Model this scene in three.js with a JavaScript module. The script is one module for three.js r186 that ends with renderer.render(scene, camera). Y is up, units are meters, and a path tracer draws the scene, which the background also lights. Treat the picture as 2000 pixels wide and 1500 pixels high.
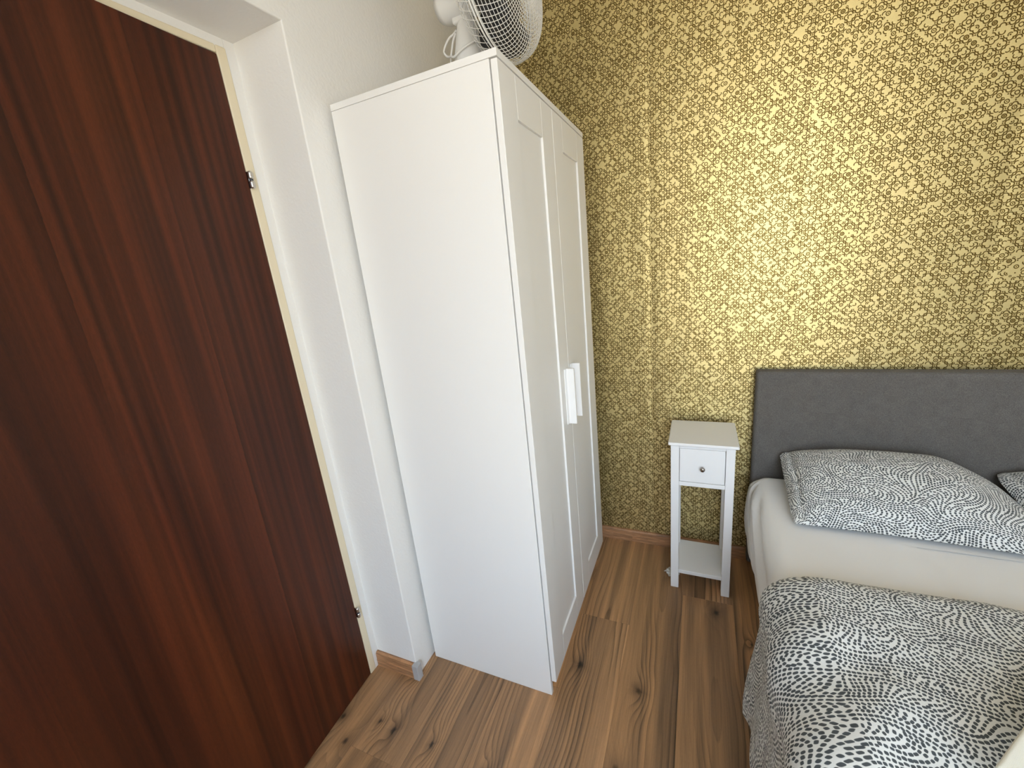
import * as THREE from 'three';
import { mergeGeometries, mergeVertices, toCreasedNormals } from 'three/addons/utils/BufferGeometryUtils.js';
import { RoundedBoxGeometry } from 'three/addons/geometries/RoundedBoxGeometry.js';
import { RectAreaLightUniformsLib } from 'three/addons/lights/RectAreaLightUniformsLib.js';

// ---------------------------------------------------------------- camera, sky, light, exposure
RectAreaLightUniformsLib.init();
const scene = new THREE.Scene();
const camera = new THREE.PerspectiveCamera(85.656, 4 / 3, 0.05, 60);
camera.position.set(0.9177, 1.42538, 1.77724);
camera.rotation.set(-0.26958, 0.43632, -0.10566, 'YXZ');
camera.updateMatrixWorld();

const renderer = new THREE.WebGLRenderer({ antialias: true });
renderer.toneMapping = THREE.LinearToneMapping;
renderer.toneMappingExposure = 1.7;
renderer.shadowMap.enabled = true;

const WIN = { x0: 0.85, x1: 2.2, y0: 0.3, y1: 2.5, z: 2.9 };           // window in the wall behind the camera
{ // hazy daylight sky
  const w = 64, h = 32, d = new Uint8Array(w * h * 4);
  for (let j = 0; j < h; j++) for (let i = 0; i < w; i++) {
    const t = Math.max(0, (j + 0.5) / h * 2 - 1), k = (j * w + i) * 4;
    const up = j + 0.5 > h / 2; d[k] = up ? 196 - 60 * t : 196; d[k + 1] = up ? 226 - 40 * t : 178; d[k + 2] = up ? 253 - 8 * t : 142; d[k + 3] = 255;
  }
  const t = new THREE.DataTexture(d, w, h); t.colorSpace = THREE.SRGBColorSpace; t.magFilter = THREE.LinearFilter;
  t.mapping = THREE.EquirectangularReflectionMapping; t.needsUpdate = true;
  scene.background = t; scene.backgroundIntensity = 4.5;
}
const daylight = new THREE.RectAreaLight(new THREE.Color().setRGB(1.0, 0.99, 0.965), 2.0, WIN.x1 - WIN.x0 - 0.12, WIN.y1 - WIN.y0 - 0.12);
daylight.name = 'window_daylight';
daylight.position.set((WIN.x0 + WIN.x1) / 2, (WIN.y0 + WIN.y1) / 2, WIN.z - 0.02);
daylight.lookAt(daylight.position.x, daylight.position.y, 0);
scene.add(daylight);

// ---------------------------------------------------------------- helpers
function rng(seed) { let s = seed >>> 0; return () => { s = (s + 0x6D2B79F5) >>> 0; let t = s; t = Math.imul(t ^ (t >>> 15), t | 1); t ^= t + Math.imul(t ^ (t >>> 7), t | 61); return ((t ^ (t >>> 14)) >>> 0) / 4294967296; }; }
const HASH = (() => { const r = rng(77), a = new Float32Array(65536); for (let i = 0; i < a.length; i++) a[i] = r(); return a; })();
const hsh = (x, y) => HASH[(Math.imul(x, 374761) + Math.imul(y, 668265)) & 65535];
const sm = t => t * t * (3 - 2 * t);
function vnoise(x, y) {                                                    // value noise, 0..1
  const i = Math.floor(x), j = Math.floor(y), u = sm(x - i), v = sm(y - j);
  const a = hsh(i, j), b = hsh(i + 1, j), c = hsh(i, j + 1), d = hsh(i + 1, j + 1);
  return a + (b - a) * u + (c - a) * v + (a - b - c + d) * u * v;
}
const fbm = (x, y, n = 3) => { let s = 0, a = 0.5, t = 0; for (let k = 0; k < n; k++) { s += a * vnoise(x, y); t += a; a *= 0.5; x = x * 2.03 + 17.1; y = y * 2.03 + 9.7; } return s / t; };
const clamp = (x, a = 0, b = 1) => Math.min(b, Math.max(a, x));
const ss = (a, b, x) => sm(clamp((x - a) / (b - a)));
const lerp = (a, b, t) => a + (b - a) * t;

function dataTex(w, h, fn, srgb = true) {
  const d = new Uint8Array(w * h * 4), c = [0, 0, 0];
  for (let j = 0; j < h; j++) for (let i = 0; i < w; i++) { fn(i, j, c); const k = (j * w + i) * 4; d[k] = clamp(c[0], 0, 255); d[k + 1] = clamp(c[1], 0, 255); d[k + 2] = clamp(c[2], 0, 255); d[k + 3] = 255; }
  const t = new THREE.DataTexture(d, w, h);
  t.wrapS = t.wrapT = THREE.RepeatWrapping; t.magFilter = THREE.LinearFilter; t.minFilter = THREE.LinearMipmapLinearFilter; t.generateMipmaps = true;
  if (srgb) t.colorSpace = THREE.SRGBColorSpace;
  t.needsUpdate = true; return t;
}
const used = {};
function numbered(name) { const n = used[name] = (used[name] ?? -1) + 1; return n ? `${name}_${String(n).padStart(3, '0')}` : name; }
function mesh(name, geo, mat, parent) {
  const m = new THREE.Mesh(Array.isArray(geo) ? (geo.length > 1 ? merge(geo) : geo[0]) : geo, mat);
  m.castShadow = m.receiveShadow = true; m.name = parent ? name : numbered(name); (parent ?? scene).add(m); return m;
}
function merge(list) {
  return mergeGeometries(list.map(g => { g = g.index ? g.toNonIndexed() : g.clone(); for (const k of Object.keys(g.attributes)) if (!['position', 'normal', 'uv'].includes(k)) g.deleteAttribute(k); g.morphAttributes = {}; return g; }));
}
function thing(name, label, category, p = [0, 0, 0], turn = 0, group) {
  const o = new THREE.Group(); o.name = numbered(name); o.position.set(...p); o.rotation.y = turn; o.userData = { label, category };
  if (group) o.userData.group = group; scene.add(o); return o;
}
function structure(name, label, p = [0, 0, 0]) { const o = new THREE.Group(); o.name = name; o.position.set(...p); o.userData = { kind: 'structure', label }; scene.add(o); return o; }
function kid(o, name, p = [0, 0, 0]) { const g = new THREE.Group(); g.name = name; g.position.set(...p); o.add(g); return g; }
function rbox(x0, x1, y0, y1, z0, z1, r = 0.002, seg = 2) {
  r = Math.min(r, (x1 - x0) * 0.49, (y1 - y0) * 0.49, (z1 - z0) * 0.49);
  const g = new RoundedBoxGeometry(x1 - x0, y1 - y0, z1 - z0, seg, r); g.translate((x0 + x1) / 2, (y0 + y1) / 2, (z0 + z1) / 2); return boxUV(g);
}
function boxUV(g) {                                                         // uv in metres by the dominant axis
  const p = g.attributes.position, n = g.attributes.normal, uv = new Float32Array(p.count * 2);
  for (let i = 0; i < p.count; i++) {
    const ax = Math.abs(n.getX(i)), ay = Math.abs(n.getY(i)), az = Math.abs(n.getZ(i));
    if (ax >= ay && ax >= az) { uv[2 * i] = p.getZ(i); uv[2 * i + 1] = p.getY(i); }
    else if (ay >= az) { uv[2 * i] = p.getX(i); uv[2 * i + 1] = p.getZ(i); }
    else { uv[2 * i] = p.getX(i); uv[2 * i + 1] = p.getY(i); }
  }
  g.setAttribute('uv', new THREE.BufferAttribute(uv, 2)); return g;
}
function tube(pts, r, seg = 24, rad = 8, closed = false) { return new THREE.TubeGeometry(new THREE.CatmullRomCurve3(pts.map(p => new THREE.Vector3(...p)), closed), seg, r, rad, closed); }
function gridGeo(nu, nv, fn, closedU = false) {                             // fn(u, v) -> [x, y, z, tu, tv]
  const pos = [], uv = [], idx = [];
  for (let j = 0; j <= nv; j++) for (let i = 0; i <= nu; i++) { const q = fn(i / nu, j / nv); pos.push(q[0], q[1], q[2]); uv.push(q[3], q[4]); }
  for (let j = 0; j < nv; j++) for (let i = 0; i < nu; i++) { const a = j * (nu + 1) + i, b = a + 1, c = a + nu + 1, d = c + 1; idx.push(a, b, d, a, d, c); }
  const g = new THREE.BufferGeometry(); g.setAttribute('position', new THREE.Float32BufferAttribute(pos, 3)); g.setAttribute('uv', new THREE.Float32BufferAttribute(uv, 2)); g.setIndex(idx); g.computeVertexNormals(); return g;
}
const std = o => new THREE.MeshStandardMaterial(o);
const phys = o => new THREE.MeshPhysicalMaterial(o);
const rgb = (r, g, b) => new THREE.Color().setRGB(r, g, b);

// ---------------------------------------------------------------- materials
// plaster: fine roller stipple as relief only
const stipple = dataTex(512, 512, (i, j, c) => { const v = 128 + 60 * (fbm(i / 7, j / 7, 3) - 0.5) * 2 + 30 * (fbm(i / 60, j / 60, 2) - 0.5); c[0] = c[1] = c[2] = v; }, false);
stipple.repeat.set(2.2, 2.2);
const plaster = std({ color: rgb(0.83, 0.82, 0.79), roughness: 0.92, bumpMap: stipple, bumpScale: 0.0012 });
const ceilingPaint = std({ color: rgb(0.87, 0.865, 0.85), roughness: 0.95, bumpMap: stipple, bumpScale: 0.001 });
const whiteFoil = phys({ color: rgb(0.83, 0.82, 0.795), roughness: 0.42, specularIntensity: 0.6 });
const whitePaint = phys({ color: rgb(0.86, 0.855, 0.845), roughness: 0.34, specularIntensity: 0.7 });
const shadowGap = std({ color: rgb(0.25, 0.24, 0.22), roughness: 0.9 });
const creamPaint = phys({ color: rgb(0.78, 0.69, 0.50), roughness: 0.4 });
const steel = std({ color: rgb(0.62, 0.60, 0.57), metalness: 1, roughness: 0.25 });
const whitePlastic = phys({ color: rgb(0.80, 0.80, 0.79), roughness: 0.38 });
const wirePaint = phys({ color: rgb(0.82, 0.81, 0.78), roughness: 0.4 });
const darkPlastic = phys({ color: rgb(0.028, 0.028, 0.032), roughness: 0.3 });
const greyPlastic = phys({ color: rgb(0.45, 0.45, 0.45), roughness: 0.35 });

// wallpaper: random quatrefoil outlines, rings and dots printed on gold foil
const PAPER_STEP = 0.0195, PAPER_CELLS = 56, PAPER_TILE = PAPER_STEP * PAPER_CELLS;
function paperCanvas() {
  const N = 2048, cv = document.createElement('canvas'); cv.width = cv.height = N;
  const g = cv.getContext('2d'), px = N / PAPER_CELLS, r = rng(5);
  g.fillStyle = '#fff'; g.fillRect(0, 0, N, N); g.lineCap = 'round';
  for (let j = 0; j <= PAPER_CELLS; j++) for (let i = 0; i <= PAPER_CELLS; i++) {
    const rr = rng(((i % PAPER_CELLS) * 131 + (j % PAPER_CELLS) * 7919 + 13) >>> 0), x = i * px, y = j * px;
    g.strokeStyle = g.fillStyle = '#000'; g.lineWidth = px * 0.145;
    if ((i + j) & 1) { g.beginPath(); g.arc(x, y, px * 0.1, 0, 7); g.fill(); continue; }
    for (let k = 0; k < 4; k++) {                                           // four lobes, each turned to one of the dots
      const miss = rr(), a = k * Math.PI / 2; if (miss < 0.2) continue;
      const a0 = miss < 0.3 ? -0.1 : -1.72, a1 = miss > 0.9 ? 0.1 : 1.72;
      g.beginPath(); g.arc(x + 0.4 * px * Math.cos(a), y + 0.4 * px * Math.sin(a), px * 0.345, a + a0, a + a1); g.stroke();
    }
    const kind = rr(), R = px * 0.27, dir = Math.floor(rr() * 4) * Math.PI / 2 + Math.PI / 4;
    g.lineWidth = px * 0.13;
    if (kind < 0.3) { g.beginPath(); g.arc(x, y, R, 0, 7); g.stroke(); if (rr() < 0.6) { g.beginPath(); g.arc(x, y, px * 0.09, 0, 7); g.fill(); } }
    else if (kind < 0.55) { g.beginPath(); g.arc(x, y, R, dir, dir + Math.PI); g.stroke(); }
    else if (kind < 0.68) { g.beginPath(); g.arc(x, y, R * 1.05, 0, 7); g.fillStyle = '#888'; g.fill(); g.stroke(); g.fillStyle = '#000'; g.beginPath(); g.arc(x, y, px * 0.09, 0, 7); g.fill(); }
    else if (kind < 0.92) { g.beginPath(); g.arc(x, y, px * 0.11, 0, 7); g.fill(); g.beginPath(); g.arc(x, y, R, dir, dir + Math.PI * 0.9); g.stroke(); }
    for (let k = 0; k < 4; k++) if (rr() < 0.16) { const a = k * Math.PI / 2 + Math.PI / 4, q = px * 0.707; g.lineWidth = px * 0.09; g.beginPath(); g.arc(x + q * Math.cos(a), y + q * Math.sin(a), px * 0.13, 0, 7); g.stroke(); }
  }
  return g.getImageData(0, 0, N, N);
}
const paperInk = paperCanvas();
const inkAt = (i, j) => 1 - paperInk.data[(j * 2048 + i) * 4] / 255;
const paperMap = dataTex(2048, 2048, (i, j, c) => {
  const k = inkAt(i, j), n = 0.97 + 0.06 * (hsh(i >> 1, j >> 1) - 0.5) + 0.05 * (fbm(i / 120, j / 120, 2) - 0.5);
  c[0] = lerp(218, 92, k) * n; c[1] = lerp(199, 73, k) * n; c[2] = lerp(142, 30, k) * n;
});
const paperBump = dataTex(1024, 1024, (i, j, c) => { c[0] = c[1] = c[2] = 200 - 150 * inkAt(i * 2, j * 2) + 20 * (hsh(i, j) - 0.5); }, false);
for (const t of [paperMap, paperBump]) t.repeat.set(1 / PAPER_TILE, 1 / PAPER_TILE);
const wallpaper = phys({ map: paperMap, metalness: 0.86, roughness: 0.46, anisotropy: 0.45, anisotropyRotation: Math.PI / 2, bumpMap: paperBump, bumpScale: 0.0003 });

// bedding print: short brush dots following a swirling flow
function dotsCanvas() {
  const N = 2048, r = rng(21), TW = 1.0, A = []; // A: periodic waves for the flow angle
  for (let k = 0; k < 16; k++) A.push([Math.round((r() - 0.5) * 11), Math.round((r() - 0.5) * 11), r() * 6.28, 0.5 + 0.6 * r()]);
  const ang = (x, y) => { let s = 0; for (const [a, b, p, w] of A) s += w * Math.sin(6.28318 * (a * x + b * y) + p); return s * 0.8; };
  const step = 0.0089, row = 0.0086, near = 0.0070, G = 130, cells = Array.from({ length: G * G }, () => []), dots = [];
  const wrap = v => v - Math.floor(v), del = v => v - Math.round(v);
  const free = (x, y, d, skip) => { const ci = Math.floor(x * G), cj = Math.floor(y * G); for (let a = -2; a <= 2; a++) for (let b = -2; b <= 2; b++) for (const q of cells[((cj + b + G) % G) * G + (ci + a + G) % G]) if (q !== skip && Math.hypot(del(q.x - x), del(q.y - y)) < d) return false; return true; };
  const add = (x, y, a) => { const q = { x, y, a }; dots.push(q); cells[Math.floor(y * G) * G + Math.floor(x * G)].push(q); return q; };
  const queue = [[0.5, 0.5]]; let qi = 0;
  while (qi < queue.length) {
    const [sx, sy] = queue[qi++]; if (!free(sx, sy, near, null)) continue;
    const q0 = add(sx, sy, ang(sx, sy));
    for (const dir of [1, -1]) { let q = q0; for (let k = 0; k < 60; k++) { const a = ang(q.x, q.y), x = wrap(q.x + dir * step * Math.cos(a)), y = wrap(q.y + dir * step * Math.sin(a)); if (!free(x, y, near, null)) break; q = add(x, y, ang(x, y)); for (const s of [1, -1]) queue.push([wrap(x - s * row * Math.sin(q.a)), wrap(y + s * row * Math.cos(q.a))]); } }
    for (const s of [1, -1]) queue.push([wrap(sx - s * row * Math.sin(q0.a)), wrap(sy + s * row * Math.cos(q0.a))]);
  }
  for (let k = 0; k < 60000; k++) { const x = r(), y = r(); if (free(x, y, near * 1.02, null)) add(x, y, ang(x, y)); }
  const cv = document.createElement('canvas'); cv.width = cv.height = N; const g = cv.getContext('2d');
  g.fillStyle = '#fff'; g.fillRect(0, 0, N, N); g.fillStyle = '#000';
  for (const q of dots) {
    const l = N * 0.0070 * (0.85 + 0.35 * r()), w = N * 0.0053 * (0.85 + 0.3 * r()), ja = q.a + 0.3 * (r() - 0.5);
    for (const ox of [-1, 0, 1]) for (const oy of [-1, 0, 1]) {
      const x = (q.x + ox) * N, y = (q.y + oy) * N; if (x < -30 || y < -30 || x > N + 30 || y > N + 30) continue;
      g.save(); g.translate(x, y); g.rotate(ja); const e = w * 0.42; g.beginPath();
      g.moveTo(-l / 2 + e, -w / 2); g.lineTo(l / 2 - e, -w / 2); g.quadraticCurveTo(l / 2, -w / 2, l / 2, 0); g.quadraticCurveTo(l / 2, w / 2, l / 2 - e, w / 2); g.lineTo(-l / 2 + e, w / 2); g.quadraticCurveTo(-l / 2, w / 2, -l / 2, 0); g.quadraticCurveTo(-l / 2, -w / 2, -l / 2 + e, -w / 2); g.fill(); g.restore();
    }
  }
  return g.getImageData(0, 0, N, N);
}
const dotInk = dotsCanvas();
const dotMap = dataTex(2048, 2048, (i, j, c) => { const k = 1 - dotInk.data[(j * 2048 + i) * 4] / 255, n = 1 + 0.03 * (hsh(i, j) - 0.5); c[0] = lerp(236, 76, k) * n; c[1] = lerp(237, 82, k) * n; c[2] = lerp(234, 85, k) * n; });
const weave = dataTex(512, 512, (i, j, c) => { const v = 128 + 50 * Math.sin(i * Math.PI / 4) * Math.cos(j * Math.PI / 4) + 50 * (hsh(i, j) - 0.5); c[0] = c[1] = c[2] = v; }, false);
weave.repeat.set(6, 6);
const printedCotton = phys({ map: dotMap, roughness: 0.95, bumpMap: weave, bumpScale: 0.0004, sheen: 0.25, sheenRoughness: 0.6, sheenColor: rgb(0.8, 0.8, 0.8) });
const sheetCotton = phys({ color: rgb(0.89, 0.885, 0.87), roughness: 0.95, bumpMap: weave, bumpScale: 0.0004 });
const headFabricMap = dataTex(512, 512, (i, j, c) => { const v = 1 + 0.28 * (hsh(i >> 1, j) - 0.5) + 0.22 * (hsh(i + 999, j >> 1) - 0.5) + 0.1 * (fbm(i / 40, j / 40) - 0.5); c[0] = 97 * v; c[1] = 93 * v; c[2] = 89 * v; });
headFabricMap.repeat.set(2.6, 2.6);
const headFabric = phys({ map: headFabricMap, roughness: 0.95, bumpMap: weave, bumpScale: 0.0006, sheen: 0.2, sheenColor: rgb(0.7, 0.66, 0.6) });
const baseFabric = std({ color: rgb(0.10, 0.10, 0.10), roughness: 0.95 });

// floor laminate: eight printed boards side by side in one picture
const PW = 0.192, PL = 1.285, NB = 8, FW = 2048, FH = 1712;
const boards = (() => { const r = rng(31); return Array.from({ length: NB }, () => ({
  cx: PW * (0.2 + 0.6 * r()), s: r() * 100, lines: 50 + 35 * r(), tone: 0.93 + 0.14 * r(), sat: r(),
  knots: Array.from({ length: 2 + Math.floor(3 * r()) }, () => ({ u: PW * (0.12 + 0.76 * r()), v: PL * r(), r: 0.006 + 0.011 * r(), k: r() })) })); })();
const floorMap = dataTex(FW, FH, (i, j, c) => {
  const b = boards[Math.floor(i / (FW / NB))], u = (i % (FW / NB)) / (FW / NB) * PW, v = j / FH * PL;
  let d = u - b.cx + 0.05 * (fbm(u * 4 + b.s, v * 1.6 + b.s, 2) - 0.5) + 0.012 * (vnoise(u * 20 + b.s, v * 6) - 0.5), dark = 0, push = 0;
  for (const k of b.knots) {
    const du = u - k.u, dv = v - k.v, e = Math.sqrt(du * du + dv * dv * 0.22), rr = Math.sqrt(du * du + dv * dv * 0.5) * (0.8 + 0.5 * vnoise(Math.atan2(dv, du) * 1.5 + k.v * 50, 3));
    push += 0.03 * Math.exp(-e * e / (2 * (k.r * 1.9) ** 2)); dark = Math.max(dark, Math.exp(-rr * rr / (2 * (k.r * 0.55) ** 2)), 0.35 * Math.exp(-rr * rr / (2 * (k.r * 1.3) ** 2)));
  }
  const depth = 0.012 + 0.045 * fbm(v * 1.7 + b.s * 3, b.s, 2), R = Math.sqrt(d * d + depth * depth) + push;
  const ph = R * b.lines + 0.25 * fbm(u * 60 + b.s, v * 7, 2), f = ph - Math.floor(ph);
  const late = Math.pow(f, 3) * ss(1, 0.94, f) * (0.15 + 1.2 * ss(0.3, 0.85, vnoise(u * 16 + b.s, v * 2.2)));         // late wood line of each ring
  const fib = fbm(u * 420 + b.s, v * 10, 2) - 0.5, broad = fbm(u * 26 + b.s * 2, v * 1.1, 3) - 0.5, pores = hsh(i, j >> 3) - 0.5;
  const L = clamp(1 + 0.16 * fib + 0.66 * broad + 0.05 * pores - 0.36 * late - 0.62 * dark, 0.2, 1.5) * b.tone;
  const red = 0.5 + 0.8 * (broad + 0.2) - 0.2 * b.sat;
  c[0] = 172 * L; c[1] = (135 - 6 * red) * L; c[2] = (101 - 13 * red) * L;
});
const laminate = phys({ map: floorMap, roughness: 0.44, specularIntensity: 1.0, bumpMap: stipple, bumpScale: 0.0003 });
const skirtMap = dataTex(512, 256, (i, j, c) => { const L = 1 + 0.5 * (fbm(i / 60, j / 5, 3) - 0.5) + 0.18 * (hsh(i >> 4, j) - 0.5); c[0] = 168 * L; c[1] = 124 * L; c[2] = 88 * L; });
skirtMap.repeat.set(1.6, 4);
const skirtWood = phys({ map: skirtMap, roughness: 0.5 });

// door veneer: upright ribbon figure in three matched leaves
const doorMap = dataTex(1024, 1024, (i, j, c) => {
  const u = i / 1024 * 0.93, v = j / 1024 * 2.05, leaf = Math.floor((u + 0.012 * v) / 0.233), w = u + 0.022 * (fbm(v * 1.1 + leaf * 9, leaf * 3.3, 2) - 0.5);
  const rib = fbm(w * 74 + leaf * 31, v * 0.6 + leaf * 7, 2) - 0.5, fine = fbm(w * 190 + leaf * 5, v * 2.2, 2) - 0.5, cloud = fbm(w * 7 + leaf * 3, v * 2.0, 2) - 0.5, fleck = hsh(i, j >> 2) - 0.5;
  const L = 1 + 0.6 * rib + 0.16 * fine + 0.3 * cloud + 0.12 * fleck + 0.06 * ((leaf % 2) - 0.5);
  c[0] = 69 * L; c[1] = 33 * L * (0.97 + 0.1 * cloud); c[2] = 16 * L;
});
doorMap.repeat.set(1 / 0.93, 1 / 2.05);
const doorVeneer = phys({ map: doorMap, roughness: 0.42, specularIntensity: 0.6 });

// ---------------------------------------------------------------- the room
const XL = -0.0158, XR = 3.05, ZB = -0.14, ZF = 2.9, HC = 2.6, T = 0.22;
const NX = -0.2, NZ0 = 0.871, NZ1 = 1.885, NY = 2.06;                      // door niche: back plane, sides, soffit
{ // floor of laminate planks
  const floor = structure('floor', 'brown wood-grain laminate floor');
  mesh('subfloor', rbox(NX - 0.3, XR + T, -0.16, -0.0085, ZB - T, ZF + T, 0.001, 1), shadowGap, floor);
  const r = rng(9), variants = [];
  const plank = (x0, z0, z1, b, flip, off) => {
    const w = PW - 0.0002, l = z1 - z0 - 0.0002, sh = new THREE.Shape([[0.0005, 0.0005], [w - 0.0005, 0.0005], [w - 0.0005, l - 0.0005], [0.0005, l - 0.0005]].map(p => new THREE.Vector2(...p)));
    const g = new THREE.ExtrudeGeometry(sh, { depth: 0.0075, bevelEnabled: true, bevelThickness: 0.0005, bevelSize: 0.0005, bevelSegments: 1, bevelOffset: 0 });
    g.rotateX(Math.PI / 2);                                               // shape y -> world z, depth -> down
    const p = g.attributes.position, uv = g.attributes.uv;
    for (let i = 0; i < p.count; i++) { const a = clamp(p.getX(i) / PW, 0.004, 0.996), q = (off + p.getZ(i)) / PL; uv.setXY(i, (b + (flip ? 1 - a : a)) / NB, flip ? 1 - q : q); }
    const m = mesh('plank', g, laminate, floor); m.position.set(x0, -0.0005, z0);
  };
  let row = 0;
  for (let x = 0.493 - PW * 4; x < XR; x += PW, row++) {
    let z = row === 4 ? 0.406 - PL : ZB - PL * [0.1, 0.62, 0.31, 0.75, 0, 0.48, 0.2, 0.85][(row * 3 + 1) % 8], k = 0;
    for (; z < ZF; z += PL, k++) {
      const a = Math.max(z, ZB), e = Math.min(z + PL, ZF); if (e - a < 0.01) continue;
      plank(x, a, e, (row * 3 + k * 5 + Math.floor(r() * 2)) % NB, r() < 0.5, a - z);
    }
  }
}
function slab(name, label, m, ...b) { const o = mesh(name, rbox(...b, 0.001, 1), m); o.userData = { kind: 'structure', label }; return o; }
slab('ceiling', 'white plaster ceiling', ceilingPaint, NX - 0.3, XR + T, HC, HC + 0.2, ZB - T, ZF + T);
slab('wall_right', 'white plaster wall on the far side of the bed', plaster, XR, XR + T, -0.16, HC, ZB - T, ZF + T);
{ // back wall hung with gold paper
  const w = structure('wall_back', 'wall behind the bed papered in patterned metallic gold');
  mesh('masonry', rbox(NX - 0.3, XR + T, -0.16, HC, ZB - T, ZB - 0.004, 0.001, 1), plaster, w);
  const r = rng(3);
  for (let k = -3; k < 5; k++) {
    const x0 = Math.max(1.2605 + 0.53 * k, XL), x1 = Math.min(1.2605 + 0.53 * (k + 1), XR); if (x1 - x0 < 0.02) continue;
    const ou = r() * 3, ov = r() * 3;
    const g = gridGeo(48, 2, (u, v) => {
      // finer columns near the edges, where the paper lies down into the seam
      const t = u < 0.5 ? 0.5 * Math.pow(2 * u, 2) : 1 - 0.5 * Math.pow(2 - 2 * u, 2), x = lerp(x0, x1, t), e = Math.min(x - x0, x1 - x), y = lerp(-0.02, HC, v);
      return [x, y, ZB - 0.0011 * Math.exp(-e * e / (2 * 0.012 ** 2)), Math.round(ou / PAPER_STEP) * PAPER_STEP + x, y + ov];
    });
    mesh('wallpaper_strip', g, wallpaper, w);
  }
}
{ // left wall with the door niche cut into it
  const w = structure('wall_left', 'white plaster wall with a deep door niche');
  const s = new THREE.Shape(); // drawn in (z, y)
  [[ZB - T, -0.16], [NZ0, -0.16], [NZ0, NY], [NZ1, NY], [NZ1, -0.16], [ZF + T, -0.16], [ZF + T, HC], [ZB - T, HC]].forEach((p, i) => i ? s.lineTo(...p) : s.moveTo(...p));
  const g = new THREE.ExtrudeGeometry(s, { depth: XL - NX + 0.02, bevelEnabled: true, bevelThickness: 0.004, bevelSize: 0.004, bevelOffset: -0.004, bevelSegments: 3 });
  g.rotateY(-Math.PI / 2);                                                  // (z, y, depth) -> (-depth, y, z)
  g.translate(XL - 0.004, 0, 0);
  mesh('plasterwork', boxUV(g), plaster, w);
  mesh('backing', rbox(NX - 0.3, NX - 0.16, -0.16, HC, ZB - T, ZF + T, 0.001, 1), plaster, w);
  // the slim plastered return between niche and door frame
  const rt = [rbox(NX - 0.16, NX + 0.002, -0.16, NY + 0.05, NZ0 - 0.05, 0.9, 0.002), rbox(NX - 0.16, NX + 0.002, -0.16, NY + 0.05, 1.858, NZ1 + 0.05, 0.002), rbox(NX - 0.16, NX + 0.002, 2.036, NY + 0.05, 0.8995, 1.8585, 0.002)];
  mesh('plaster_return', rt, plaster, w);
}
{ // window wall behind the camera
  const w = structure('wall_front', 'white plaster wall with the window, behind the viewer');
  const { x0, x1, y0, y1 } = WIN;
  mesh('plasterwork', [rbox(NX - 0.3, x0, -0.16, HC, ZF, ZF + T, 0.001, 1), rbox(x1, XR + T, -0.16, HC, ZF, ZF + T, 0.001, 1), rbox(x0, x1, -0.16, y0, ZF, ZF + T, 0.001, 1), rbox(x0, x1, y1, HC, ZF, ZF + T, 0.001, 1)], plaster, w);
  const win = structure('window_1', 'white two-casement window, behind the viewer');
  const f = 0.055, zc = ZF + 0.05, xm = (x0 + x1) / 2;
  for (const [a, b] of [[x0, xm], [xm, x1]]) {
    mesh('window_frame', [rbox(a, a + f, y0, y1, zc, zc + 0.06, 0.004), rbox(b - f, b, y0, y1, zc, zc + 0.06, 0.004), rbox(a + f, b - f, y0, y0 + f, zc, zc + 0.06, 0.004), rbox(a + f, b - f, y1 - f, y1, zc, zc + 0.06, 0.004)], whitePaint, win);
    mesh('pane', rbox(a + f, b - f, y0 + f, y1 - f, zc + 0.028, zc + 0.032, 0.0005, 1), phys({ color: 0xffffff, transmission: 1, roughness: 0, thickness: 0, ior: 1.5 }), win);
  }
  mesh('window_sill', rbox(x0 - 0.04, x1 + 0.04, y0 - 0.03, y0, ZF - 0.06, ZF + 0.05, 0.006), whitePaint, win);
}
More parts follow.
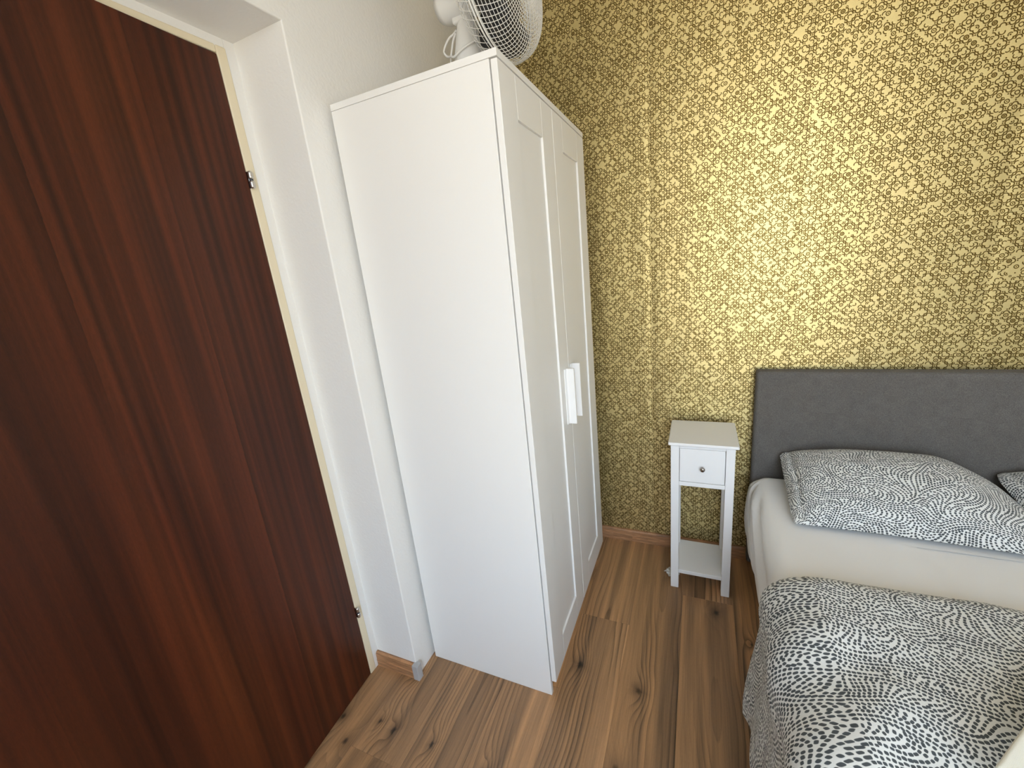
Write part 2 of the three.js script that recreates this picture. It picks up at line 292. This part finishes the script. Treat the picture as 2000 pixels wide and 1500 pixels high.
// skirting boards
const BH = 0.062, BT = 0.015;
function skirtProfile(len) { const s = new THREE.Shape(); s.moveTo(0, 0); s.lineTo(BT, 0); s.lineTo(BT, 0.030); s.lineTo(BT - 0.0012, 0.0312); s.lineTo(BT - 0.0012, BH - 0.012); s.quadraticCurveTo(BT - 0.0015, BH - 0.002, BT - 0.007, BH); s.lineTo(0, BH); s.closePath(); return new THREE.ExtrudeGeometry(s, { depth: len, bevelEnabled: false, curveSegments: 6 }); }
{
  const b = structure('baseboard_back', 'wood-look skirting under the gold wallpaper');
  const L = XR - XL, g = skirtProfile(L); g.rotateY(Math.PI / 2); g.rotateY(Math.PI); g.rotateY(Math.PI); // profile x -> -z, depth -> x
  g.scale(1, 1, -1); g.index && 0; flip(g); g.translate(XL, 0.0002, ZB); mesh('board', boxUVs(g), skirtWood, b);
  const l = structure('baseboard_left', 'wood-look skirting round the corner of the door niche');
  const g1 = skirtProfile(0.871 + BT - 0.125 + 0.0); g1.translate(XL, 0.0002, -0.124); mesh('board', boxUVs(g1), skirtWood, l);
  const g2 = skirtProfile(XL - NX + BT - 0.003); g2.rotateY(Math.PI / 2); g2.scale(1, 1, -1); flip(g2); g2.translate(NX + 0.004, 0.0002, NZ0); mesh('board', boxUVs(g2), skirtWood, l);
  const k0 = XL - 0.001, k1 = XL + BT + 0.0025, e0 = NZ0 - 0.001, e1 = NZ0 + BT + 0.0025, cs = new THREE.Shape();    // L in plan, (x, -z)
  cs.moveTo(k1, -(e1 - 0.024)); cs.lineTo(k1, -(e1 - 0.003)); cs.quadraticCurveTo(k1, -e1, k1 - 0.003, -e1); cs.lineTo(k1 - 0.024, -e1); cs.lineTo(k1 - 0.024, -e0); cs.lineTo(k0, -e0); cs.lineTo(k0, -(e1 - 0.024)); cs.closePath();
  const cap = new THREE.ExtrudeGeometry(cs, { depth: BH, bevelEnabled: true, bevelThickness: 0.001, bevelSize: 0.0008, bevelOffset: -0.0008, bevelSegments: 2 }).rotateX(-Math.PI / 2).translate(0, 0.0014, 0);
  const c = mesh('corner_cap', cap, greyPlastic, l); c.userData.label = 'grey plastic corner cap';
}
function flip(g) { const p = g.attributes; if (g.index) { const a = g.index.array; for (let i = 0; i < a.length; i += 3) { const t = a[i]; a[i] = a[i + 2]; a[i + 2] = t; } } else for (const k of Object.keys(p)) { const A = p[k], n = A.itemSize; for (let i = 0; i < A.count; i += 3) for (let c = 0; c < n; c++) { const t = A.array[i * n + c]; A.array[i * n + c] = A.array[(i + 2) * n + c]; A.array[(i + 2) * n + c] = t; } } g.computeVertexNormals(); return g; }
function boxUVs(g) { const p = g.attributes.position; g.computeBoundingBox(); const b = g.boundingBox, alongX = b.max.x - b.min.x > b.max.z - b.min.z, uv = []; for (let i = 0; i < p.count; i++) uv.push(alongX ? p.getX(i) : p.getZ(i), p.getY(i) + (alongX ? p.getZ(i) : p.getX(i)) * 0.5); g.setAttribute('uv', new THREE.Float32BufferAttribute(uv, 2)); return g; }

{ // ---- brown door in its cream frame
  const d = structure('door_1', 'dark reddish-brown wood veneer door in a cream frame');
  const fr = kid(d, 'door_frame'); fr.userData.label = 'cream painted door frame';
  const z0 = 0.897, z1 = 1.861, fx0 = NX - 0.1, fx1 = NX + 0.004;
  mesh('jamb', rbox(fx0, fx1, 0, 2.041, z0, z0 + 0.0275, 0.004), creamPaint, fr);
  mesh('jamb', rbox(fx0, fx1, 0, 2.041, z1 - 0.0275, z1, 0.004), creamPaint, fr);
  mesh('head', rbox(fx0, fx1, 2.0215, 2.041, z0 + 0.0275, z1 - 0.0275, 0.004), creamPaint, fr);
  const leaf = kid(d, 'door_leaf', [NX + 0.005, 0, 0.9265]); leaf.rotation.y = 0.062;   // hung on the near jamb, barely ajar
  mesh('veneer_panel', rbox(-0.04, 0, 0.006, 2.0185, 0, 0.905, 0.0025), doorVeneer, leaf);
  for (const y of [1.727, 0.289]) {
    const h = kid(d, 'hinge', [NX + 0.011, y, 0.9215]);
    mesh('knuckle', new THREE.CapsuleGeometry(0.0068, 0.0085, 6, 16).translate(0, 0.0115, 0), steel, h);
    mesh('knuckle', new THREE.CapsuleGeometry(0.0068, 0.0085, 6, 16).translate(0, -0.0115, 0), steel, h);
    mesh('pin', new THREE.CylinderGeometry(0.005, 0.005, 0.03, 12), darkPlastic, h);
    mesh('plate', rbox(-0.014, -0.0035, -0.021, 0.021, -0.001, 0.0042, 0.001), steel, h);
  }
}

{ // ---- wardrobe
  const w = thing('wardrobe', 'tall white two-door wardrobe with recessed door panels against the left wall', 'wardrobe');
  const W = 0.78, D = 0.5, H = 1.9, t = 0.016, xs = 0.4795;
  mesh('top_panel', rbox(0, D, H - t, H, 0, W, 0.0012), whiteFoil, w);
  mesh('side_panel', rbox(0, xs, 0.0006, H - t - 0.0006, W - t, W - 0.0005, 0.0012), whiteFoil, w);
  mesh('side_panel', rbox(0, xs, 0.0006, H - t - 0.0006, 0.0005, t, 0.0012), whiteFoil, w);
  mesh('back_panel', rbox(0.004, 0.008, 0.05, H - t - 0.002, t, W - t, 0.001, 1), whiteFoil, w);
  mesh('bottom_panel', rbox(0.008, xs - 0.004, 0.07, 0.086, t, W - t, 0.001), whiteFoil, w);
  mesh('plinth', rbox(xs - 0.04, xs - 0.024, 0.0006, 0.07, t, W - t, 0.001), whiteFoil, w);
  const y0 = 0.066, y1 = H - t - 0.003, xb = xs + 0.0034, xf = D - 0.0005, st = 0.1015, rt = 0.1;
  for (const [za, zb, hz] of [[0.3915, W - 0.001, 0.431], [0.001, 0.3885, 0.352]]) {
    const d = kid(w, 'door');
    const A = za + st, B = zb - st, rec = 0.0065, g = 0.0006;
    mesh('stile', rbox(xb, xf, y0, y1, za, A - g, 0.0014), whiteFoil, d);
    mesh('stile', rbox(xb, xf, y0, y1, B + g, zb, 0.0014), whiteFoil, d);
    mesh('rail', rbox(xb, xf, y1 - rt, y1, A, B, 0.0014), whiteFoil, d);
    mesh('rail', rbox(xb, xf, y0, y0 + rt, A, B, 0.0014), whiteFoil, d);
    mesh('inset_panel', rbox(xb + 0.001, xf - rec, y0 + rt, y1 - rt, A, B, 0.0004, 1), whiteFoil, d);
    // handle: an upright L-shaped strip, its web standing out from the door
    const hs = new THREE.Shape(), dir = hz > 0.39 ? 1 : 1, q = 0.0055;
    hs.moveTo(0, -q); hs.lineTo(0.029, -q); hs.quadraticCurveTo(0.031, -q, 0.031, -q + 0.002); hs.lineTo(0.031, q - 0.002); hs.quadraticCurveTo(0.031, q, 0.029, q);
    hs.lineTo(0.010, q); hs.quadraticCurveTo(0.0035, q, 0.0025, q + 0.012 * dir); hs.lineTo(0, q + 0.013 * dir); hs.closePath();
    const hg = new THREE.ExtrudeGeometry(hs, { depth: 0.2, bevelEnabled: true, bevelThickness: 0.0012, bevelSize: 0.0008, bevelOffset: -0.0008, bevelSegments: 2, curveSegments: 8 });
    hg.rotateX(Math.PI / 2); hg.translate(xf, 1.074, hz);
    mesh('handle', hg, whitePaint, d);
  }
}

{ // ---- narrow side table
  const X0 = 0.826, X1 = 1.057, ZF0 = 0.144, ZB0 = -0.083, H = 0.7, L = 0.032;
  const t = thing('bedside_table', 'slim white bedside table with one small drawer and low shelf', 'side table');
  mesh('top', rbox(X0 - 0.009, X1 + 0.012, H - 0.013, H, ZB0 - 0.012, ZF0 + 0.014, 0.004, 3), whitePaint, t);
  for (const [x, z] of [[X0, ZF0 - L], [X1 - L, ZF0 - L], [X0, ZB0], [X1 - L, ZB0]]) mesh('leg', rbox(x, x + L, 0.0006, H - 0.013, z, z + L, 0.0022), whitePaint, t);
  const yb = 0.5065, yt = H - 0.013;
  mesh('side_board', rbox(X0 + 0.006, X0 + 0.02, yb, yt, ZB0 + L, ZF0 - L, 0.001), whitePaint, t);
  mesh('side_board', rbox(X1 - 0.02, X1 - 0.006, yb, yt, ZB0 + L, ZF0 - L, 0.001), whitePaint, t);
  mesh('back_board', rbox(X0 + L, X1 - L, yb, yt, ZB0 + 0.006, ZB0 + 0.018, 0.001), whitePaint, t);
  mesh('rail', rbox(X0 + L, X1 - L, yb, yb + 0.0175, ZF0 - 0.022, ZF0 - 0.001, 0.0015), whitePaint, t);
  mesh('rail', rbox(X0 + L, X1 - L, yt - 0.0145, yt, ZF0 - 0.022, ZF0 - 0.001, 0.0015), whitePaint, t);
  mesh('shelf', rbox(X0 + 0.004, X1 - 0.004, 0.075, 0.093, ZB0 + 0.006, ZF0 - 0.005, 0.002), whitePaint, t);
  const dr = kid(t, 'drawer', [0, 0, 0]);
  mesh('drawer_front', rbox(X0 + L + 0.0016, X1 - L - 0.0016, yb + 0.0192, yt - 0.0162, ZF0 - 0.02, ZF0 - 0.003, 0.0018, 3), whitePaint, dr);
  mesh('drawer_box', rbox(X0 + L + 0.008, X1 - L - 0.008, yb + 0.03, yt - 0.04, ZB0 + 0.03, ZF0 - 0.02, 0.001), whitePaint, dr);
  const kp = [[0, -0.002], [0.0045, -0.002], [0.004, 0.005], [0.0035, 0.008], [0.0085, 0.0125], [0.0098, 0.0165], [0.0085, 0.021], [0.005, 0.0235], [0, 0.0242]].map(p => new THREE.Vector2(...p));
  const kg = new THREE.LatheGeometry(new THREE.SplineCurve(kp.slice(1)).getPoints(30).concat([kp[8]]), 28); kg.rotateX(Math.PI / 2); kg.translate((X0 + X1) / 2 + 0.002, 0.593, ZF0 - 0.003);
  const kn = mesh('knob', kg, std({ color: rgb(0.36, 0.33, 0.30), metalness: 1, roughness: 0.22 }), dr); kn.userData.label = 'round metal knob';
}
{ // ---- scrap of paper behind the table leg
  const r = rng(8), g = gridGeo(10, 10, (u, v) => { const x = (u - 0.5) * 0.05, z = (v - 0.5) * 0.045; return [x + 0.006 * (r() - 0.5), 0.0015 + 0.02 * Math.abs(Math.sin(u * 3.3 + v * 2)) * (0.4 + 0.6 * r()) * (1 - 0.5 * v), z + 0.006 * (r() - 0.5), u, v]; });
  const back = g.clone(); back.translate(0, -0.0008, 0); flip(back);
  const p = mesh('paper_scrap', [g.toNonIndexed(), back.toNonIndexed()], std({ color: rgb(0.78, 0.76, 0.72), roughness: 0.9, side: THREE.DoubleSide }));
  p.position.set(0.827, 0.0012, 0.062); p.rotation.y = 0.6;
  p.userData = { label: 'small crumpled white paper scrap on the floor behind the table leg', category: 'paper' };
}

// ---------------------------------------------------------------- the bed
const BX0 = 1.14, BX1 = 2.74, BZ0 = -0.06, BZ1 = 1.98, BY0 = 0.175, BY1 = 0.49;
{
  const b = thing('bed', 'double bed with plain grey upholstered headboard and white sheeted mattress', 'bed');
  // headboard: padded slab with soft edges
  const hb = kid(b, 'headboard');
  mesh('cushion', rbox(1.137, 2.745, 0.03, 0.932, -0.123, -0.067, 0.012, 5), headFabric, hb);
  mesh('bed_base', rbox(BX0 + 0.05, BX1 - 0.05, 0.06, BY0 + 0.01, BZ0 + 0.005, BZ1 - 0.04, 0.015, 3), baseFabric, b);
  for (const [x, z] of [[BX0 + 0.14, 0.1], [BX1 - 0.14, 0.1], [BX0 + 0.14, BZ1 - 0.2], [BX1 - 0.14, BZ1 - 0.2]]) mesh('foot', new THREE.CylinderGeometry(0.028, 0.022, 0.0612, 20).translate(x, 0.0312, z), darkPlastic, b);
  // mattress in its fitted sheet: one skin swept round, with pulled folds at the head corner
  const rad = 0.045, per = (x, y) => [x, y];
  const prof = t => {                                                       // (inset from the edge, height): up the side, over the lip, onto the top
    const side = BY1 - BY0 - 2 * rad, q = rad * Math.PI / 2, tot = 0.06 + q + side + q + 0.35; let s = t * tot;
    if (s < 0.06) return [0.06 + rad - s, BY0]; s -= 0.06;
    if (s < q) { const a = s / rad; return [rad - rad * Math.sin(a), BY0 + rad - rad * Math.cos(a)]; } s -= q;
    if (s < side) return [0, BY0 + rad + s]; s -= side;
    if (s < q) { const a = s / rad; return [rad - rad * Math.cos(a), BY1 - rad + rad * Math.sin(a)]; } s -= q;
    return [rad + s, BY1];
  };
  const cr = 0.06, wX = BX1 - BX0, wZ = BZ1 - BZ0, segs = [];
  // rounded-rectangle walk: point and inward normal for a distance along the edge
  const runs = [['z', wZ - 2 * cr], ['c0'], ['x', wX - 2 * cr], ['c1'], ['-z', wZ - 2 * cr], ['c2'], ['-x', wX - 2 * cr], ['c3']];
  const P = 2 * (wX + wZ) - 8 * cr + 2 * Math.PI * cr, qa = cr * Math.PI / 2;
  const edge = s => {
    s = ((s % P) + P) % P; let a;
    if (s < wZ - 2 * cr) return [BX0, BZ1 - cr - s, 1, 0]; s -= wZ - 2 * cr;      // left side, foot to head
    if (s < qa) { a = s / cr; return [BX0 + cr - cr * Math.cos(a), BZ0 + cr - cr * Math.sin(a), Math.cos(a), Math.sin(a)]; } s -= qa;
    if (s < wX - 2 * cr) return [BX0 + cr + s, BZ0, 0, 1]; s -= wX - 2 * cr;
    if (s < qa) { a = s / cr; return [BX1 - cr + cr * Math.sin(a), BZ0 + cr - cr * Math.cos(a), -Math.sin(a), Math.cos(a)]; } s -= qa;
    if (s < wZ - 2 * cr) return [BX1, BZ0 + cr + s, -1, 0]; s -= wZ - 2 * cr;
    if (s < qa) { a = s / cr; return [BX1 - cr + cr * Math.cos(a), BZ1 - cr + cr * Math.sin(a), -Math.cos(a), -Math.sin(a)]; } s -= qa;
    if (s < wX - 2 * cr) return [BX1 - cr - s, BZ1, 0, -1]; s -= wX - 2 * cr;
    a = s / cr; return [BX0 + cr - cr * Math.sin(a), BZ1 - cr + cr * Math.cos(a), Math.sin(a), -Math.cos(a)];
  };
  const foldsAt = (x, y, z) => {                                            // creases fanning down from the head corner, on the left side
    const dx = z - (BZ0 + 0.03), dy = BY1 + 0.03 - y; let o = 0;
    if (x < BX0 + 0.12 && dx > -0.02 && dx < 0.9) {
      const a = Math.atan2(dx, Math.max(dy, 0.005)), fade = ss(0.0, 0.06, dy) * Math.exp(-dx * 1.6);
      o += fade * (0.014 * Math.sin(a * 13 + 0.6) + 0.008 * Math.sin(a * 27 + 2));
      o += 0.006 * fade * fbm(dx * 9, dy * 9, 2);
    }
    return o + 0.004 * (fbm(x * 5 + 3, z * 4 + y * 6, 2) - 0.5);
  };
  const g = gridGeo(640, 64, (u, v) => {
    const [x, z, nx, nz] = edge(u * P), [ins, y] = prof(v);
    const o = foldsAt(x, y, z), bulge = 0.016 * Math.sin(Math.PI * clamp((y - BY0) / (BY1 - BY0))) * (ins < rad ? 1 : 0);
    const px = x + nx * ins - nx * (ins < rad * 0.999 ? o * ss(BY1, BY1 - 0.05, y) + bulge : 0), pz = z + nz * ins - nz * (ins < rad * 0.999 && z < BZ1 - 0.1 && z > BZ0 + cr ? o : 0);
    return [px, y + 0.004 * (fbm(px * 4, pz * 4, 2) - 0.5) * ss(0.02, 0.1, ins), pz, px + pz, y + ins];
  });
  const top = gridGeo(60, 60, (u, v) => { const x = lerp(BX0 + 0.3, BX1 - 0.3, u), z = lerp(BZ0 + 0.3, BZ1 - 0.3, v); return [x, BY1 - 0.004 + 0.004 * (fbm(x * 4, z * 4, 2) - 0.5), z, x, z]; });
  flip(top);
  const mt = mesh('mattress', [g, top], sheetCotton, b); mt.userData.label = 'mattress in a white fitted sheet';
  mt.material.side = THREE.DoubleSide;
}
{ // ---- duvet: puffed cloth over the top, hanging down the left side
  const ztop = 0.605, zend = 2.06, hang = 0.365, rad = 0.075, xr = 2.72, y0 = BY1 + 0.006;
  const q = rad * Math.PI / 2, total = hang + q + (xr - (BX0 + rad - 0.021));
  const wav = (z) => 0.009 * Math.sin(z * 15 + 0.9) + 0.008 * Math.sin(z * 33 + 2.2) + 0.016 * (fbm(z * 9, 4, 2) - 0.5);
  const mid = (s, z) => {                                                   // s: 0 at the hem; returns x, y and outward normal
    if (s < hang) { const d = hang - s, k = d / hang; const x = BX0 - 0.025 - 0.042 * Math.pow(k, 1.1) + wav(z) * k * k; return [x, y0 - rad + 0.01 - d * 0.96, -1, 0.08]; }
    if (s < hang + q) { const a = (s - hang) / rad; return [BX0 - 0.021 + rad - rad * Math.cos(a), y0 - rad + 0.01 + (rad - 0.01) * Math.sin(a), -Math.cos(a), Math.sin(a)]; }
    const x = BX0 - 0.021 + rad + (s - hang - q); return [x, y0, 0, 1];
  };
  const thick = (s, z) => {
    const e = Math.min(s / 0.05, (z - ztop) / 0.075, (zend - z) / 0.075, (total - s) / 0.075), r = e >= 1 ? 1 : Math.sqrt(Math.max(0, 1 - (1 - e) * (1 - e)));
    const top = s > hang + q ? 1 : lerp(0.20, 1, ss(hang - 0.10, hang + q + 0.05, s));
    // diagonal creases where the cloth turns over the edge, soft hollows on top
    let f = 0.6 * (fbm(s * 3.1 + 4, z * 3.4, 3) - 0.5) + 0.5 * (fbm(s * 7 + 2, z * 5 + s * 4, 2) - 0.5);
    const near = Math.exp(-(((s - hang) / 0.22) ** 2)), cre = Math.sin((z * 1.0 + s * 0.9) * 21 + 2.5 * fbm(z * 4, s * 4, 2));
    f += near * 0.30 * cre * ss(0.75, 0.95, z);
    return r * (0.068 * top * (1 + 0.62 * f)) + 0.0015;
  };
  const NU = 300, NV = 220, warp = t => t < 0.5 ? 0.5 * Math.pow(2 * t, 1.6) : 1 - 0.5 * Math.pow(2 - 2 * t, 1.6);
  const up = gridGeo(NU, NV, (u, v) => { const s = warp(u) * total, z0 = lerp(ztop, zend, warp(v)), z = z0 + 0.012 * Math.sin(s * 6) * (1 - v) + 0.10 * Math.pow(1 - clamp(s / hang), 2.2) * (1 - v), m = mid(s, z), t = thick(s, z0); return [m[0] + m[2] * t, m[1] + m[3] * t, z, s, z0]; });
  flip(up);
  const low = gridGeo(NU >> 1, NV >> 1, (u, v) => { const s = warp(u) * total, z0 = lerp(ztop, zend, warp(v)), z = z0 + 0.012 * Math.sin(s * 6) * (1 - v) + 0.10 * Math.pow(1 - clamp(s / hang), 2.2) * (1 - v), m = mid(s, z); return [m[0] - m[2] * 0.001, m[1] - m[3] * 0.001, z, s, z0]; });
  const d = mesh('duvet', [up, low], printedCotton);
  d.userData = { label: 'duvet printed with dark grey brush dots on white, hanging over the bed side', category: 'duvet' };
  printedCotton.side = THREE.DoubleSide;
}
// ---- pillows
function pillow(label, cx, cz, w, dpt, h, seed, tilt, turn) {
  const o = thing('pillow', label, 'pillow', [cx, BY1 + 0.006, cz], turn, 'pillows against the grey headboard');
  const side = (sgn) => gridGeo(130, 90, (a, b) => {
    const u = a * 2 - 1, v = b * 2 - 1, eu = 1 - Math.pow(Math.abs(u), 2.6), ev = 1 - Math.pow(Math.abs(v), 2.2);
    const pin = 1 - 0.035 * Math.pow(u * v, 4) * (0.6 + 0.8 * vnoise(u * 9 + seed, v * 9));                                  // corners drawn in a little
    let x = u * w / 2 * (1 - 0.05 * (1 - v * v) * Math.pow(Math.abs(u), 6) * 0.5) * pin, z = v * dpt / 2 * (1 - 0.06 * (1 - u * u) * Math.pow(Math.abs(v), 6)) * pin;
    const body = Math.pow(Math.max(0, eu), 0.52) * Math.pow(Math.max(0, ev), 0.52);
    let wr = 0.10 * (fbm(u * 2.2 + seed, v * 2.0 + seed, 3) - 0.5) + 0.07 * Math.sin((u * 5 + v * 3 + seed) * 2) * Math.pow(Math.abs(u), 3) * (1 - u * u);
    const seam = sgn > 0 ? 0.011 * Math.exp(-(((u + 0.9) / 0.022) ** 2)) * ss(-1, -0.8, v) * ss(1, 0.9, v) : 0;                 // sewn edge near the open end
    const y = sgn > 0 ? h * body * (0.86 + wr) - seam : -0.010 * body;
    const up = (p, q) => h * 0.86 * Math.pow(Math.max(0, 1 - Math.pow(Math.abs(p), 2.6)), 0.52) * Math.pow(Math.max(0, 1 - Math.pow(Math.abs(q), 2.2)), 0.52);
    const tu = x + Math.sign(u) * 0.8 * (up(0, v) - up(u, v)), tv = z + Math.sign(v) * (up(u, 0) - up(u, v));                   // cloth laid out along its own curve
    const lean = tilt * Math.pow(clamp(0.5 - z / dpt), 1.4) * (1 - 0.75 * ss(0.35, 1, u));                                                                      // propped up at the headboard
    return [x, Math.max(y, sgn > 0 ? 0.0008 : -1) + 0.012 + lean, z, tu + seed * 0.37, tv + seed * 0.21];
  });
  const t = side(1), bm = side(-1); flip(t);
  mesh('pillowcase', [t, bm], printedCotton, o);
  return o;
}
pillow('white pillow with dark grey dots lying nearest the bedside table', 1.545, 0.137, 0.65, 0.385, 0.125, 1.3, 0.085, -0.02);
pillow('dotted pillow at the right frame edge, behind the large pillow', 2.19, 0.125, 0.67, 0.36, 0.105, 4.1, 0.07, 0.01);
{ // ---- folded cream cloth at the picture's lower right corner
  const geos = []; for (let k = 0; k < 3; k++) geos.push(rbox(0, 0.42 - k * 0.006, 0.012 * k, 0.012 * k + 0.0125, 0, 0.30 - k * 0.006, 0.0062, 4));
  const c = mesh('folded_towel', geos, phys({ color: rgb(0.95, 0.93, 0.82), roughness: 0.95, bumpMap: weave, bumpScale: 0.0008 }));
  c.position.set(1.338, 0.597, 1.107); c.rotation.y = 0.87;
  c.userData = { label: 'pale cream folded towel lying on the dotted duvet', category: 'towel' };
}

{ // ---- desk fan on the wardrobe
  const f = thing('desk_fan', 'white desk fan with wire guard standing on top of the wardrobe', 'fan', [0.235, 1.9, 0.36]);
  // base and column
  const prof = [[0, 0.0006], [0.105, 0.0006], [0.112, 0.006], [0.11, 0.016], [0.095, 0.026], [0.078, 0.036], [0.072, 0.07], [0.062, 0.14], [0.05, 0.21], [0.0365, 0.27], [0.029, 0.3], [0.022, 0.318], [0, 0.322]].map(p => new THREE.Vector2(...p));
  mesh('base', new THREE.LatheGeometry(prof.slice(0, 7), 48), whitePlastic, f);
  mesh('column', new THREE.LatheGeometry(prof.slice(6), 48), whitePlastic, f);
  mesh('screw', new THREE.CylinderGeometry(0.005, 0.005, 0.004, 16).rotateX(Math.PI / 2).translate(0.0, 0.3, 0.029), greyPlastic, f);
  const head = kid(f, 'head'); head.position.set(0.357 - 0.235, 2.25 - 1.9, 0.385 - 0.36); head.rotation.set(0, -0.102, 0.039, 'YZX');   // axis along local +x
  mesh('motor_housing', new THREE.LatheGeometry([[0, -0.215], [0.036, -0.212], [0.047, -0.19], [0.052, -0.13], [0.055, -0.085], [0.05, -0.068], [0, -0.066]].map(p => new THREE.Vector2(...p)), 40).rotateZ(-Math.PI / 2), whitePlastic, head);
  mesh('tilt_joint', rbox(-0.165, -0.115, -0.062, -0.03, -0.02, 0.02, 0.008, 4), whitePlastic, head);
  const R = 0.208, wires = (profile, nRad, rr, twist, nRing) => {
    const curve = new THREE.SplineCurve(profile.map(p => new THREE.Vector2(...p))), pts = curve.getSpacedPoints(24), out = [];
    for (let k = 0; k < nRad; k++) { const a0 = k / nRad * Math.PI * 2; out.push(tube(pts.map((p, i) => { const a = a0 + twist * i / 24; return [p.y, p.x * Math.cos(a), p.x * Math.sin(a)]; }), rr, 18, 5)); }
    for (let k = 0; k < nRing; k++) { const p = curve.getPointAt((k + 0.5) / nRing); const g = new THREE.TorusGeometry(p.x, rr, 5, 90); g.rotateY(Math.PI / 2); g.translate(p.y, 0, 0); out.push(g); }
    return out;
  };
  const fp = [[R - 0.001, 0.003], [R - 0.002, 0.025], [R - 0.012, 0.048], [R - 0.034, 0.066], [0.13, 0.078], [0.085, 0.085], [0.034, 0.088]];
  mesh('front_guard', wires(fp, 92, 0.00095, 0.35, 22), wirePaint, head);
  mesh('rear_guard', wires([[R - 0.001, -0.003], [R - 0.006, -0.03], [R - 0.02, -0.052], [0.14, -0.064], [0.06, -0.066]], 60, 0.0008, -0.3, 8), wirePaint, head);
  mesh('guard_rim', [new THREE.TorusGeometry(R, 0.0024, 8, 140).rotateY(Math.PI / 2).translate(0.0042, 0, 0), new THREE.TorusGeometry(R, 0.0024, 8, 140).rotateY(Math.PI / 2).translate(-0.0042, 0, 0)], wirePaint, head);
  mesh('badge', new THREE.LatheGeometry([[0, 0.082], [0.034, 0.082], [0.035, 0.088], [0.03, 0.0915], [0, 0.093]].map(p => new THREE.Vector2(...p)), 40).rotateZ(-Math.PI / 2), whitePlastic, head);
  mesh('hub', new THREE.LatheGeometry([[0, -0.05], [0.035, -0.05], [0.036, 0.01], [0.03, 0.028], [0, 0.032]].map(p => new THREE.Vector2(...p)), 32).rotateZ(-Math.PI / 2), darkPlastic, head);
  for (let k = 0; k < 4; k++) {
    const up = gridGeo(16, 14, (u, v) => { const r = lerp(0.03, 0.19, v), wd = lerp(0.5, 1.5, Math.pow(Math.sin(v * Math.PI * 0.62), 0.8)), a = (u - 0.5) * wd + k * Math.PI / 2 + 0.35 * v, tw = (u - 0.5) * lerp(0.05, 0.055, v); return [-0.012 + tw + 0.006 * Math.sin(u * 3.14), r * Math.cos(a), r * Math.sin(a), u, v]; });
    const dn = up.clone(); dn.translate(-0.002, 0, 0); flip(dn);
    mesh('blade', [up, dn], darkPlastic, head);
  }
  darkPlastic.side = THREE.DoubleSide;
  // power cord looped round the column
  const cord = [[-0.03, 0.27, 0.02], [-0.05, 0.2675, 0.008], [-0.07, 0.262, 0.005], [-0.087, 0.245, 0.005], [-0.094, 0.231, 0.005], [-0.086, 0.217, 0.005], [-0.069, 0.209, 0.012], [-0.05, 0.195, 0.04], [-0.035, 0.187, 0.05], [0.003, 0.197, 0.058], [0.04, 0.212, 0.044], [0.056, 0.225, 0.01]];
  mesh('power_cord', [tube(cord, 0.0034, 110, 8), tube([[-0.04, 0.266, 0.012], [-0.053, 0.252, 0.008], [-0.064, 0.228, 0.006], [-0.0715, 0.2, 0.006], [-0.082, 0.12, 0.006], [-0.1, 0.03, 0.006], [-0.15, 0.0045, 0.0]], 0.0034, 60, 8)], whitePlastic, f);
}

renderer.render(scene, camera);
